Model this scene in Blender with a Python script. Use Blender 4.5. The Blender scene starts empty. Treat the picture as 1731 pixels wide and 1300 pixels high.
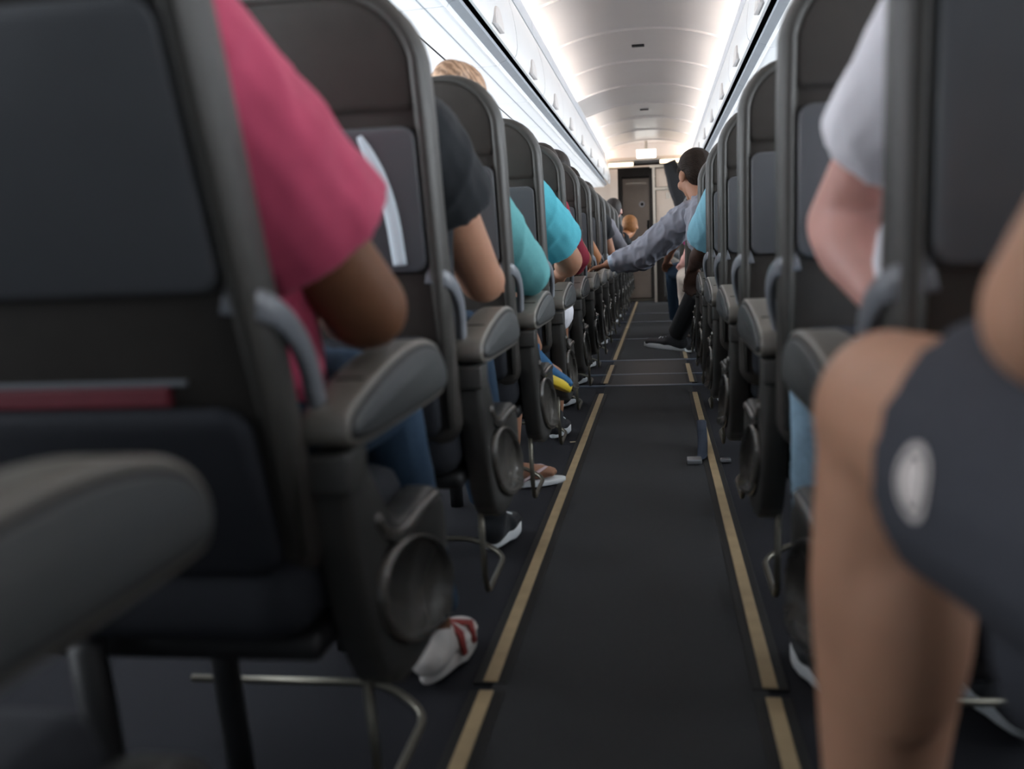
import bpy, bmesh, math, random
from mathutils import Vector, Matrix, Euler, noise as mnoise
random.seed(7)
C = bpy.context.scene.collection
PI = math.pi

# ------------------------------------------------------------------ scene measures (metres)
XL, XR = -0.315, 0.170          # aisle faces of the left and right armrests
XC = -0.105                     # centre line of ceiling and bins
PITCH, Y0 = 0.79, 0.965         # seat pitch and rear end of the armrest of the first full row
HC = 0.746
F = 1683.0
def row_y(k): return Y0 + PITCH*k

# ------------------------------------------------------------------ camera
RO = math.radians(2.3)
_dx, _dy = (1112-865.5)/F, (650-420)/F
_c, _s = math.cos(-RO), math.sin(-RO)
_dx, _dy = _c*_dx-_s*_dy, _s*_dx+_c*_dy
PT = math.atan(_dy); TH = math.atan(_dx*math.cos(PT))
cam_d = bpy.data.cameras.new('camera'); cam = bpy.data.objects.new('camera', cam_d); C.objects.link(cam)
cam.location = (0, 0, HC)
R0 = Matrix.Rotation(TH, 3, 'Z') @ Matrix.Rotation(PI/2-PT, 3, 'X') @ Matrix.Rotation(-RO, 3, 'Z')
cam.rotation_euler = R0.to_euler()
cam_d.sensor_width = 36.0; cam_d.lens = 36.0*F/1731.0
cam_d.clip_start = 0.02; cam_d.clip_end = 100
cam_d.dof.use_dof = True; cam_d.dof.focus_distance = 4.4; cam_d.dof.aperture_fstop = 2.8
bpy.context.scene.camera = cam

# ------------------------------------------------------------------ materials
def mat(name, col, rough=0.5, spec=0.5, metal=0.0, noise=0.0, nscale=60, bump=0.0, bscale=200, emit=0, sheen=0, sss=0, col2=None, coat=0):
    m = bpy.data.materials.new(name); m.use_nodes = True
    nt = m.node_tree; b = nt.nodes['Principled BSDF']
    b.inputs['Base Color'].default_value = (*col, 1); b.inputs['Roughness'].default_value = rough
    b.inputs['Specular IOR Level'].default_value = spec; b.inputs['Metallic'].default_value = metal
    if sheen: b.inputs['Sheen Weight'].default_value = sheen
    if coat: b.inputs['Coat Weight'].default_value = coat
    if sss:
        b.inputs['Subsurface Weight'].default_value = sss; b.inputs['Subsurface Scale'].default_value = 0.01
    if emit:
        b.inputs['Emission Color'].default_value = (*col, 1); b.inputs['Emission Strength'].default_value = emit
    tc = nt.nodes.new('ShaderNodeTexCoord')
    if noise:
        n = nt.nodes.new('ShaderNodeTexNoise'); n.inputs['Scale'].default_value = nscale; n.inputs['Detail'].default_value = 6
        nt.links.new(tc.outputs['Object'], n.inputs['Vector'])
        r = nt.nodes.new('ShaderNodeMix'); r.data_type = 'RGBA'
        c2 = col2 if col2 else tuple(min(1, x*(1+noise)) for x in col)
        c1 = col if col2 else tuple(x*(1-noise) for x in col)
        r.inputs[6].default_value = (*c1, 1); r.inputs[7].default_value = (*c2, 1)
        nt.links.new(n.outputs['Fac'], r.inputs[0]); nt.links.new(r.outputs[2], b.inputs['Base Color'])
    if bump:
        n2 = nt.nodes.new('ShaderNodeTexNoise'); n2.inputs['Scale'].default_value = bscale; n2.inputs['Detail'].default_value = 3
        nt.links.new(tc.outputs['Object'], n2.inputs['Vector'])
        bp = nt.nodes.new('ShaderNodeBump'); bp.inputs['Strength'].default_value = bump; bp.inputs['Distance'].default_value = 0.002
        nt.links.new(n2.outputs['Fac'], bp.inputs['Height']); nt.links.new(bp.outputs['Normal'], b.inputs['Normal'])
    return m
M = {}
def defmats():
    M['leather'] = mat('leather', (.042, .038, .034), .50, .32, noise=.15, nscale=30, bump=.25, bscale=350)
    M['leather_edge'] = mat('leather_edge', (.044, .042, .038), .45, .38, noise=.12, nscale=30, bump=.2, bscale=350)
    M['tray'] = mat('tray_plastic', (.080, .084, .092), .38, .5, noise=.06, nscale=20)
    M['arm'] = mat('armrest_plastic', (.145, .135, .117), .38, .5, noise=.08, nscale=40, bump=.15, bscale=500)
    M['cap'] = mat('armrest_cap_plastic', (.062, .066, .067), .42, .5, noise=.06, nscale=40)
    M['shroud'] = mat('shroud_plastic', (.044, .043, .040), .45, .45, noise=.1, nscale=30)
    M['oval'] = mat('oval_plastic', (.075, .070, .062), .22, .7, noise=.06, nscale=30)
    M['bracket'] = mat('bracket_grey', (.15, .16, .178), .34, .5, noise=.05, nscale=30)
    M['bar'] = mat('bar_metal', (.17, .16, .13), .35, .5, metal=.9)
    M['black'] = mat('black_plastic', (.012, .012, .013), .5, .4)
    M['fabricseat'] = mat('seat_fabric', (.020, .022, .028), .8, .3, noise=.3, nscale=200, bump=.4, bscale=500)
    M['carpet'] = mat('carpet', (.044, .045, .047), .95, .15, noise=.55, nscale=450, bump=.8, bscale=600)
    M['carpet_side_shaded'] = mat('carpet_side_shaded', (.022, .0225, .027), .95, .15, noise=.5, nscale=450, bump=.8, bscale=600)  # seat-area carpet, colour darkened to stand in for shade of the unbuilt middle seats
    M['track'] = mat('track_strip', (.36, .27, .155), .45, .4, noise=.3, nscale=18)
    M['trackbed'] = mat('track_bed', (.012, .012, .012), .6, .3)
    M['ceil'] = mat('ceiling_panel', (.66, .615, .59), .33, .45, noise=.03, nscale=6)
    M['white'] = mat('bin_white', (.66, .665, .67), .36, .5, noise=.03, nscale=8)
    M['white2'] = mat('bin_underside', (.80, .81, .825), .38, .5, noise=.03, nscale=8)
    M['greyband'] = mat('bin_grey', (.42, .45, .49), .4, .5, noise=.08, nscale=10)
    M['latch'] = mat('latch_white', (.58, .555, .545), .4, .5)
    M['wallpl'] = mat('sidewall_panel', (.72, .73, .74), .5, .4, noise=.03, nscale=8)
    M['window'] = mat('daylight_pane', (.86, .93, 1.0), .4, .5, emit=7.0)
    M['door'] = mat('door_laminate', (.50, .42, .36), .5, .4, noise=.08, nscale=10)
    M['doorframe'] = mat('door_frame', (.050, .043, .038), .5, .4)
    M['galley'] = mat('galley_laminate', (.46, .375, .31), .42, .45, noise=.05, nscale=10)
    M['metal'] = mat('brushed_metal', (.62, .56, .48), .35, .5, metal=.7)
    M['curtain'] = mat('curtain_cloth', (.012, .012, .014), .85, .3, noise=.3, nscale=60)
    M['lampwarm'] = mat('warm_lamp', (1.0, .86, .62), .4, .5, emit=2.6)
    M['exit'] = mat('lit_sign', (1.0, 1.0, .96), .4, .5, emit=3.5)
    M['red'] = mat('sign_letters', (.9, .45, .35), .5, .3, emit=1.6)
    M['cove'] = mat('cove_tube', (1.0, .93, .86), .4, .5, emit=4.0)
    M['skin_dark'] = mat('skin_brown', (.190, .088, .048), .6, .2, noise=.12, nscale=25, sss=.1)
    M['skin_tan'] = mat('skin_tan', (.36, .185, .118), .55, .25, noise=.1, nscale=25, sss=.1)
    M['skin_pink'] = mat('skin_pink', (.62, .33, .28), .5, .4, noise=.12, nscale=18, sss=.12)
    M['skin_knee'] = mat('skin_knee', (.42, .225, .145), .5, .4, noise=.12, nscale=20, sss=.1)
    M['skin_black'] = mat('skin_deep', (.055, .028, .019), .5, .4, noise=.12, nscale=25)
    M['skin_orange'] = mat('skin_orange', (.40, .17, .075), .5, .4, noise=.1, nscale=25)
    M['pink'] = mat('pink_polo', (.56, .078, .155), .85, .2, noise=.2, nscale=25, bump=.5, bscale=700, sheen=.15)
    M['blackcloth'] = mat('black_cloth', (.013, .015, .018), .9, .2, noise=.2, nscale=200, sheen=.1)
    M['teal'] = mat('teal_knit', (.115, .33, .345), .9, .2, noise=.22, nscale=350, bump=.4, bscale=600)
    M['blue'] = mat('turquoise_cotton', (.085, .39, .475), .9, .2, noise=.15, nscale=250, bump=.3, bscale=500)
    M['ltblue'] = mat('light_blue_cotton', (.20, .43, .53), .9, .2, noise=.18, nscale=250, bump=.3, bscale=500)
    M['maroon'] = mat('crimson_cotton', (.30, .035, .06), .9, .2, noise=.15, nscale=200)
    M['greycloth'] = mat('grey_cotton', (.24, .24, .27), .9, .2, noise=.15, nscale=200)
    M['shirt'] = mat('grey_blue_shirt', (.25, .26, .305), .8, .25, noise=.08, nscale=25, bump=.3, bscale=300)
    M['cuff'] = mat('pale_blue_cuff', (.38, .46, .56), .8, .25, noise=.1, nscale=90)
    M['whitecloth'] = mat('white_cotton', (.84, .84, .89), .85, .2, noise=.06, nscale=60, bump=.5, bscale=60)
    M['jeans'] = mat('dark_denim', (.026, .050, .085), .9, .2, noise=.35, nscale=300)
    M['ltjeans'] = mat('light_denim', (.27, .41, .52), .9, .2, noise=.3, nscale=120)
    M['beige'] = mat('beige_trousers', (.48, .41, .35), .9, .2, noise=.2, nscale=60, bump=.5, bscale=40)
    M['shorts'] = mat('dark_grey_shorts', (.050, .052, .062), .9, .25, noise=.15, nscale=150)
    M['hairblond'] = mat('blond_hair', (.46, .28, .17), .5, .4, noise=.5, nscale=40, bump=.6, bscale=120)
    M['hairbrown'] = mat('brown_hair', (.085, .050, .034), .6, .12, noise=.4, nscale=70, bump=.8, bscale=150)
    M['hairdark'] = mat('dark_hair', (.020, .015, .013), .55, .35, noise=.4, nscale=70, bump=.8, bscale=150)
    M['hairorange'] = mat('ginger_hair', (.26, .11, .035), .6, .3, noise=.4, nscale=70, bump=.8, bscale=150)
    M['shoewhite'] = mat('shoe_white', (.60, .57, .54), .5, .4, noise=.05, nscale=40)
    M['shoegrey'] = mat('shoe_grey_canvas', (.045, .047, .052), .8, .3, noise=.3, nscale=200)
    M['shoeblue'] = mat('shoe_blue', (.025, .11, .24), .7, .3, noise=.2, nscale=80)
    M['shoeyellow'] = mat('shoe_yellow_sole', (.75, .55, .05), .5, .4)
    M['shoered'] = mat('shoe_red', (.26, .035, .03), .6, .4, noise=.2, nscale=60)
    M['solewhite'] = mat('sole_white', (.74, .78, .80), .5, .4)
    M['strip'] = mat('pale_strip', (.62, .72, .78), .4, .5)
    M['strap'] = mat('belt_webbing', (.035, .048, .075), .8, .3, noise=.3, nscale=150)
    M['steel'] = mat('buckle_steel', (.5, .52, .55), .3, .5, metal=.9)
    M['redmag'] = mat('red_paper', (.13, .015, .025), .5, .4, noise=.15, nscale=40)
    M['strappink'] = mat('pale_pink_strap', (.55, .42, .44), .5, .4)
    M['eye'] = mat('eye_dark', (.02, .015, .012), .2, .5)
    M['logo'] = mat('logo_print', (.66, .60, .57), .7, .3)
    M['magenta'] = mat('magenta_cotton', (.22, .03, .10), .9, .2, noise=.15, nscale=200)
    M['green'] = mat('green_plastic', (.05, .40, .20), .5, .4)
    M['paper'] = mat('beige_paper', (.52, .42, .30), .7, .3)
    M['bag'] = mat('brown_bag_cloth', (.055, .045, .038), .8, .3, noise=.3, nscale=60)
    M['panel_floor'] = mat('floor_panel', (.022, .020, .021), .55, .35, noise=.3, nscale=120)
    M['seam'] = mat('floor_seam', (.085, .105, .14), .42, .5, noise=.3, nscale=30)
defmats()
def strands(name, m, scale, c1, c2):
    nt = m.node_tree; bs = nt.nodes['Principled BSDF']; tc = [n for n in nt.nodes if n.type == 'TEX_COORD'][0]
    wv = nt.nodes.new('ShaderNodeTexWave'); wv.bands_direction = 'DIAGONAL'; wv.inputs['Scale'].default_value = scale; wv.inputs['Distortion'].default_value = 5; wv.inputs['Detail'].default_value = 4; wv.inputs['Detail Scale'].default_value = 2.5
    nt.links.new(tc.outputs['Object'], wv.inputs['Vector']); mx = nt.nodes.new('ShaderNodeMix'); mx.data_type = 'RGBA'
    mx.inputs[6].default_value = (*c1, 1); mx.inputs[7].default_value = (*c2, 1); nt.links.new(wv.outputs['Fac'], mx.inputs[0]); nt.links.new(mx.outputs[2], bs.inputs['Base Color'])
    bp = nt.nodes.new('ShaderNodeBump'); bp.inputs['Strength'].default_value = .5; bp.inputs['Distance'].default_value = .003
    nt.links.new(wv.outputs['Fac'], bp.inputs['Height']); nt.links.new(bp.outputs['Normal'], bs.inputs['Normal'])
strands('blond', M['hairblond'], 22, (.24, .14, .085), (.52, .33, .21))
strands('brown', M['hairbrown'], 60, (.008, .005, .004), (.026, .016, .011))

# ------------------------------------------------------------------ object helpers
def link(o, parent=None):
    C.objects.link(o)
    if parent is not None: o.parent = parent
    return o
def tag(o, label=None, cat=None, group=None, kind=None):
    if label: o['label'] = label
    if cat: o['category'] = cat
    if group: o['group'] = group
    if kind: o['kind'] = kind
    return o
def thing(name, label, cat, loc=(0, 0, 0), group=None, rz=0):
    o = bpy.data.objects.new(name, None); o.empty_display_size = .05; link(o)
    o.location = loc; o.rotation_euler = (0, 0, rz)
    return tag(o, label, cat, group)
def obj(name, bm, m, parent=None, smooth=True, loc=None, angle=None):
    bmesh.ops.recalc_face_normals(bm, faces=bm.faces)
    me = bpy.data.meshes.new(name); bm.to_mesh(me); bm.free()
    if smooth: me.polygons.foreach_set('use_smooth', [True]*len(me.polygons))
    if smooth and angle:
        try: me.set_sharp_from_angle(angle=math.radians(angle))
        except Exception: pass
    o = bpy.data.objects.new(name, me)
    ms = m if isinstance(m, (list, tuple)) else [m]
    for x in ms: me.materials.append(x)
    link(o, parent)
    if loc: o.location = loc
    return o
def dup(root, loc, label, group=None):
    r = root.copy(); C.objects.link(r); r.location = loc; r['label'] = label
    if group: r['group'] = group
    for ch in list(root.children):
        c = ch.copy(); C.objects.link(c); c.parent = r
        for g in list(ch.children):
            d = g.copy(); C.objects.link(d); d.parent = c
    return r
def struct(o): o['kind'] = 'structure'; return o

# ------------------------------------------------------------------ shape helpers
def box(bm, x0, x1, y0, y1, z0, z1, bevel=0, seg=2):
    v = [bm.verts.new((x, y, z)) for x in (x0, x1) for y in (y0, y1) for z in (z0, z1)]
    fs = [bm.faces.new([v[i] for i in q]) for q in ((0, 1, 3, 2), (4, 6, 7, 5), (0, 4, 5, 1), (2, 3, 7, 6), (0, 2, 6, 4), (1, 5, 7, 3))]
    if bevel:
        es = list({e for f in fs for e in f.edges})
        bmesh.ops.bevel(bm, geom=es, offset=bevel, segments=seg, profile=.6, affect='EDGES')
def boxes(*bs, **kw):
    bm = bmesh.new()
    for b in bs: box(bm, *b, **kw)
    return bm
def loft(bm, rings, close=True, caps=True):
    vr = [[bm.verts.new(p) for p in r] for r in rings]
    n = len(vr[0])
    for a, b in zip(vr, vr[1:]):
        for i in range(n if close else n-1):
            j = (i+1) % n
            bm.faces.new((a[i], a[j], b[j], b[i]))
    if caps:
        bm.faces.new(vr[0]); bm.faces.new(list(reversed(vr[-1])))
    return vr
def smooth_poly(pts, it=2, closed=True):
    for _ in range(it):
        out = []; n = len(pts)
        for i in range(n if closed else n-1):
            a, b = Vector(pts[i]), Vector(pts[(i+1) % n])
            out += [a*.75+b*.25, a*.25+b*.75]
        if not closed: out = [Vector(pts[0])]+out+[Vector(pts[-1])]
        pts = out
    return [tuple(p) for p in pts]
def inset_poly(pts, d):
    n = len(pts); out = []
    area = sum(pts[i][0]*pts[(i+1) % n][1]-pts[(i+1) % n][0]*pts[i][1] for i in range(n))
    sg = 1 if area > 0 else -1
    for i in range(n):
        a, b, c = Vector(pts[i-1]), Vector(pts[i]), Vector(pts[(i+1) % n])
        e1, e2 = (b-a).normalized(), (c-b).normalized()
        n1, n2 = Vector((-e1.y, e1.x))*sg, Vector((-e2.y, e2.x))*sg
        nn = (n1+n2)
        if nn.length < 1e-6: nn = n1
        nn.normalize(); k = max(.5, nn.dot(n1))
        out.append(tuple(b+nn*(d/k)))
    return out
def plate(bm, prof, w0, w1, edge, axis='x', f=None):
    """closed profile (a,b) swept between w0 and w1 with rounded rims; axis x: (w,a,b); axis y: (a,w,b)"""
    mk = (lambda w, a, b: (w, a, b)) if axis == 'x' else ((lambda w, a, b: (a, w, b)) if axis == 'y' else (lambda w, a, b: (a, b, w)))
    sgn = 1 if w1 > w0 else -1
    st = [(w0, edge), (w0+sgn*edge*.3, edge*.3), (w0+sgn*edge, 0), (w1-sgn*edge, 0), (w1-sgn*edge*.3, edge*.3), (w1, edge)]
    rings = []
    for w, d in st:
        pp = inset_poly(prof, d) if d else prof
        r = [mk(w, a, b) for a, b in pp]
        if f: r = [f(p) for p in r]
        rings.append(r)
    loft(bm, rings)
def rrect(x0, x1, y0, y1, r, n=5, rs=None):
    rs = rs or (r, r, r, r)   # corners: x1y0, x1y1, x0y1, x0y0
    out = []
    for (cx, cy, a0), rr in zip(((x1, y0, -90), (x1, y1, 0), (x0, y1, 90), (x0, y0, 180)), rs):
        sx = -1 if cx == x1 else 1; sy = 1 if cy == y0 else -1
        for i in range(n+1):
            a = math.radians(a0+90*i/n)
            out.append((cx+sx*rr+rr*math.cos(a), cy+sy*rr+rr*math.sin(a)))
    return out
def tube(bm, pts, r, n=8, flat=None, closed=False, up=(0, 0, 1)):
    pts = [Vector(p) for p in pts]; rings = []; N = len(pts)
    for i, p in enumerate(pts):
        a = pts[i-1] if (i > 0 or closed) else p
        b = pts[(i+1) % N] if (i < N-1 or closed) else p
        t = (b-a).normalized(); u = Vector(up)
        if abs(t.dot(u)) > .95: u = Vector((1, 0, 0)) if abs(t.x) < .9 else Vector((0, 1, 0))
        s = t.cross(u).normalized(); u = s.cross(t).normalized()
        ri = r[i] if isinstance(r, (list, tuple)) else r
        ra, rb = (ri, ri) if flat is None else (ri, ri*flat)
        rings.append([tuple(p+s*(ra*math.cos(2*PI*k/n))+u*(rb*math.sin(2*PI*k/n))) for k in range(n)])
    if closed:
        rings.append(rings[0]); vr = loft(bm, rings, caps=False); bmesh.ops.remove_doubles(bm, verts=bm.verts, dist=1e-6)
    else: loft(bm, rings)
def arc_path(pts, rad, n=5):
    out = [Vector(pts[0])]
    for i in range(1, len(pts)-1):
        a, b, c = Vector(pts[i-1]), Vector(pts[i]), Vector(pts[i+1])
        d = min(rad, (a-b).length*.45, (c-b).length*.45)
        p, q = b+(a-b).normalized()*d, b+(c-b).normalized()*d
        for k in range(n+1):
            t = k/n; out.append(p*(1-t)**2+b*2*t*(1-t)+q*t*t)
    out.append(Vector(pts[-1])); return out

# ------------------------------------------------------------------ bodies: capsules fused into one skin
class Blob:
    def __init__(s): s.bm = bmesh.new()
    def cap(s, a, ra, b, rb, flat_a=False, flat_b=False, sq=(1, 1), up=(0, 0, 1), n=16):
        a, b = Vector(a), Vector(b); t = (b-a)
        if t.length < 1e-5: return s.ell(a, (ra, ra, ra))
        L = t.length; t.normalize(); u = Vector(up)
        if abs(t.dot(u)) > .97: u = Vector((0, 1, 0))
        x = t.cross(u).normalized(); y = x.cross(t).normalized()
        prof = []
        if flat_a: prof += [(0, ra)]
        else: prof += [(-ra*math.cos(k*PI/10), max(1e-4, ra*math.sin(k*PI/10))) for k in range(0, 6)]
        if flat_b: prof += [(L, rb)]
        else: prof += [(L+rb*math.sin(k*PI/10), max(1e-4, rb*math.cos(k*PI/10))) for k in range(0, 6)]
        loft(s.bm, [[tuple(a+t*d+x*(r*sq[0]*math.cos(2*PI*k/n))+y*(r*sq[1]*math.sin(2*PI*k/n))) for k in range(n)] for d, r in prof])
        return s
    def chain(s, pts, rs, **kw):
        for i in range(len(pts)-1): s.cap(pts[i], rs[i], pts[i+1], rs[i+1], **kw)
        return s
    def ell(s, c, r, rot=None, n=16):
        M4 = Matrix.Translation(Vector(c)) @ (rot.to_4x4() if rot is not None else Matrix.Identity(4)) @ Matrix.Diagonal((*r, 1))
        bmesh.ops.create_uvsphere(s.bm, u_segments=n, v_segments=n//2+2, radius=1, matrix=M4)
        return s
    def build(s, name, m, parent=None, voxel=.008, smooth=3, wr=0, wf=11):
        me = bpy.data.meshes.new(name+'_raw'); s.bm.to_mesh(me); s.bm.free()
        o = bpy.data.objects.new(name, me); C.objects.link(o)
        r = o.modifiers.new('r', 'REMESH'); r.mode = 'VOXEL'; r.voxel_size = voxel; r.use_smooth_shade = True
        if smooth:
            q = o.modifiers.new('s', 'SMOOTH'); q.iterations = smooth; q.factor = .5
        dg = bpy.context.evaluated_depsgraph_get()
        me2 = bpy.data.meshes.new_from_object(o.evaluated_get(dg))
        o.modifiers.clear(); o.data = me2; me2.name = name
        if wr:      # creases in cloth
            ns = [v.normal.copy() for v in me2.vertices]
            for v, n_ in zip(me2.vertices, ns):
                p = v.co; q = Vector((p.x*wf, p.y*wf*1.1, p.z*wf*.55))
                k = 1-abs(mnoise.noise(q+Vector((3.1, 7.7, 1.3))))*2.2
                v.co = p+n_*(wr*(k*abs(k)+.5*mnoise.noise(q*2.3)))
            me2.update()
        bpy.data.meshes.remove(me)
        me2.materials.clear(); me2.materials.append(m)
        me2.polygons.foreach_set('use_smooth', [True]*len(me2.polygons))
        if parent is not None: o.parent = parent
        return o
V = Vector

# ================================================================== SETTING
YA, YE = -1.6, 15.0
bm = bmesh.new(); box(bm, -2.0, 1.9, YA, YE+.3, -.06, 0.0)
struct(obj('floor', bm, M['carpet_side_shaded'], smooth=False))
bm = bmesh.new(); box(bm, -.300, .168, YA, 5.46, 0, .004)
box(bm, -.300, .168, 6.75, 14.9, 0, .004)
struct(obj('trim_1', bm, M['carpet'], smooth=False)); bpy.data.objects['trim_1']['label'] = 'dark aisle carpet runner'
bm = bmesh.new(); box(bm, -.305, .172, 5.46, 6.75, 0, .005)
struct(obj('trim_2', bm, M['panel_floor'], smooth=False)); bpy.data.objects['trim_2']['label'] = 'brownish floor panel across the aisle'
bm = bmesh.new()
for y in (5.46, 5.95, 6.72, 8.35, 10.3, 11.6): box(bm, -.52, .32, y-.02, y+.03, .0, .007, bevel=.002)
struct(obj('trim_3', bm, M['seam'], smooth=False)); bpy.data.objects['trim_3']['label'] = 'bluish seams across the aisle carpet'
# floor strips: lengths broken at the joints
segs = [(-.6, 1.60), (1.63, 5.15), (5.55, 6.45), (6.75, 9.4), (9.45, 14.3)]
words = ['the stretch running under the camera', 'the long stretch from the first to the fifth row', 'short stretch on the brownish floor panel', 'stretch just beyond the floor panel', 'farthest stretch, ending at the galley']
for sx, side in ((-.3055, 'left'), (.1725, 'right')):
    for (a, b), w in zip(segs, words):
        t = thing('floor_strip', 'narrow tan floor guide strip along the %s-hand seats, %s' % (side, w), 'floor strip', (sx, a, 0), 'tan guide strips on the aisle floor')
        obj('strip_base', boxes((-.030, .030, 0, b-a, 0, .006), bevel=.002), M['trackbed'], t, smooth=False)
        obj('strip_insert', boxes((-.0125, .0125, .004, b-a-.004, .004, .0085), bevel=.0015), M['track'], t, smooth=False)

# ceiling: arched, ribbed every 1.15 m
HWc, Zedge, Zap = .60, 2.098, 2.215
def ceil_z(h):
    q = min(1, abs(h)/HWc); return Zap-(Zap-Zedge)*(q**2.2)
ribs = [6.98+1.15*i for i in range(-8, 8)]
ys = []
for y in [YA]+ribs+[14.9]:
    ys += ([(y-.018, 0), (y-.008, .013), (y+.008, .013), (y+.018, 0)] if y in ribs else [(y, 0)])
bm = bmesh.new(); rows = []
for y, d in ys:
    rr = [(XC-.72, y, 2.062)]
    for i in range(25):
        h = -HWc+2*HWc*i/24
        rr.append((XC+h, y, ceil_z(h)-d))
    rr.append((XC+.72, y, 2.062)); rows.append(rr)
loft(bm, rows, close=False, caps=False)
struct(obj('ceiling', bm, M['ceil'], angle=25))
for y in (7.55, 10.95):
    bm = boxes((-.045, .045, -.03, .03, -.006, .004), bevel=.003)
    o = obj('ceiling_vent', bm, M['black'], smooth=False, loc=(-.112, y, 2.211))
    tag(o, 'small dark slot in the arched ceiling, %s' % ('the nearer one' if y < 9 else 'the farther one'), 'vent', 'slots in the ceiling')

# side walls with recessed windows
def sidewall(sg):
    bm = bmesh.new(); X = XC+sg*1.78
    prof = [(X-sg*.02, 0), (X+sg*.03, .5), (X+sg*.03, .78), (X+sg*.03, 1.22), (X-sg*.03, 1.45), (X-sg*.12, 1.60), (X-sg*.30, 1.72), (X-sg*.3, 2.4)]
    loft(bm, [[(x, y, z) for x, z in prof] for y in (YA, YE)], close=False, caps=False)
    ext = bmesh.ops.extrude_face_region(bm, geom=bm.faces[:])
    bmesh.ops.translate(bm, verts=[v for v in ext['geom'] if isinstance(v, bmesh.types.BMVert)], vec=(sg*.05, 0, 0))
    return struct(obj('wall_left' if sg < 0 else 'wall_right', bm, M['wallpl'], angle=40))
sidewall(-1); sidewall(1)
nwin = 0
for sg in (-1, 1):
    X = XC+sg*1.81
    fr_me = None
    for i in range(29):
        y = .2+.51*i; nwin += 1
        bm = bmesh.new()
        o_ = rrect(-.15, .15, -.22, .22, .1); i_ = rrect(-.115, .115, -.175, .175, .085)
        loft(bm, [[(-sg*w, a, b) for a, b in p] for w, p in ((0, o_), (.012, o_), (.016, inset_poly(o_, .012)), (.014, i_), (.0, i_))], caps=False)
        if fr_me is None:
            f_ = obj('window_%d' % nwin, bm, M['wallpl'], loc=(X, y, 1.0)); fr_me = f_.data
            bm2 = bmesh.new(); plate(bm2, i_, -sg*.001, -sg*.005, .001)
            p_ = obj('pane', bm2, M['window'], f_); pn_me = p_.data
        else:
            bm.free(); f_ = bpy.data.objects.new('window_%d' % nwin, fr_me); link(f_); f_.location = (X, y, 1.0)
            p_ = bpy.data.objects.new('pane', pn_me); link(p_, f_)
        struct(f_)

# overhead bins, one per 1.15 m
def make_bin(sg):
    t = thing('overhead_bin', 'x', 'overhead bin')
    L = 1.144
    def sh(name, pts, m, y0=0, y1=L, par=t, ang=30):
        bm = bmesh.new(); loft(bm, [[(sg*h, y, z) for h, z in pts] for y in (y0, y1)])
        return obj(name, bm, m, par, angle=ang)
    # body (dark slot behind the door lip shows as a recess)
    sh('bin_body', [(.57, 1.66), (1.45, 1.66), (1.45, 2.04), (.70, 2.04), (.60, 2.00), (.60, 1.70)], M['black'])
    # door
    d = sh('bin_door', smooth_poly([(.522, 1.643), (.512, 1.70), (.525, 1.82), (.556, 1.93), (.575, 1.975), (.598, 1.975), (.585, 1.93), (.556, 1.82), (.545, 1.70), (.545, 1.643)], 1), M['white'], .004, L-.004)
    # ledge under the cove light
    sh('top_ledge', [(.574, 1.982), (.578, 2.066), (.588, 2.07), (.592, 2.03), (.74, 2.02), (.74, 1.99)], M['greyband'])
    # rounded latch at the lip
    bm = bmesh.new()
    prof = smooth_poly([(-.10, 0), (-.095, .04), (-.06, .08), (0, .092), (.06, .08), (.095, .04), (.10, 0)], 2, closed=False)
    prof = [(a, b) for a, b in prof]
    def fmap(p):
        w, a, b = p; z = 1.650+b*.95; h = .512-(z-1.66)*-.09
        return (sg*(h-w), L/2+a, z)
    plate(bm, prof, -.014, .010, .004, f=fmap)
    l = obj('latch', bm, M['latch'], d)
    # service panel below: grey band, bright ridge, white underside
    u = sh('underside_panel', [(.612, 1.612), (.80, 1.606), (.80, 1.625), (.612, 1.63)], M['white2'], .003, L-.003)
    sh('grey_band', [(.566, 1.634), (.600, 1.622), (.600, 1.64), (.566, 1.65)], M['greyband'])
    sh('ridge', [(.600, 1.618), (.606, 1.606), (.612, 1.611), (.612, 1.63), (.600, 1.634)], M['white'])
    sh('groove', [(.684, 1.6085), (.687, 1.6075), (.687, 1.615), (.684, 1.615)], M['greyband'], par=u)
    sh('edge_seal', [(.800, 1.611), (.812, 1.609), (.812, 1.63), (.800, 1.63)], M['black'])
    sh('outer_panel', [(.812, 1.604), (1.30, 1.595), (1.55, 1.62), (1.55, 1.65), (.812, 1.63)], M['white2'])
    return t
ords = ['first', 'second', 'third', 'fourth', 'fifth', 'sixth', 'seventh', 'eighth', 'ninth', 'tenth', 'eleventh', 'twelfth', 'thirteenth', 'fourteenth', 'fifteenth', 'sixteenth', 'seventeenth', 'eighteenth']
binY = [4.12-.57+1.15*i for i in range(-4, 9)]
for sg, side in ((-1, 'left'), (1, 'right')):
    b0 = make_bin(sg)
    for i, y in enumerate(binY):
        lb = 'white overhead bin with rounded latch above the %s seats, %s bin from the near end' % (side, ords[i])
        if i == 0: b0.location = (XC, y, 0); b0['label'] = lb; b0['group'] = 'overhead bins along the cabin'
        else: dup(b0, (XC, y, 0), lb, 'overhead bins along the cabin')

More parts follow.
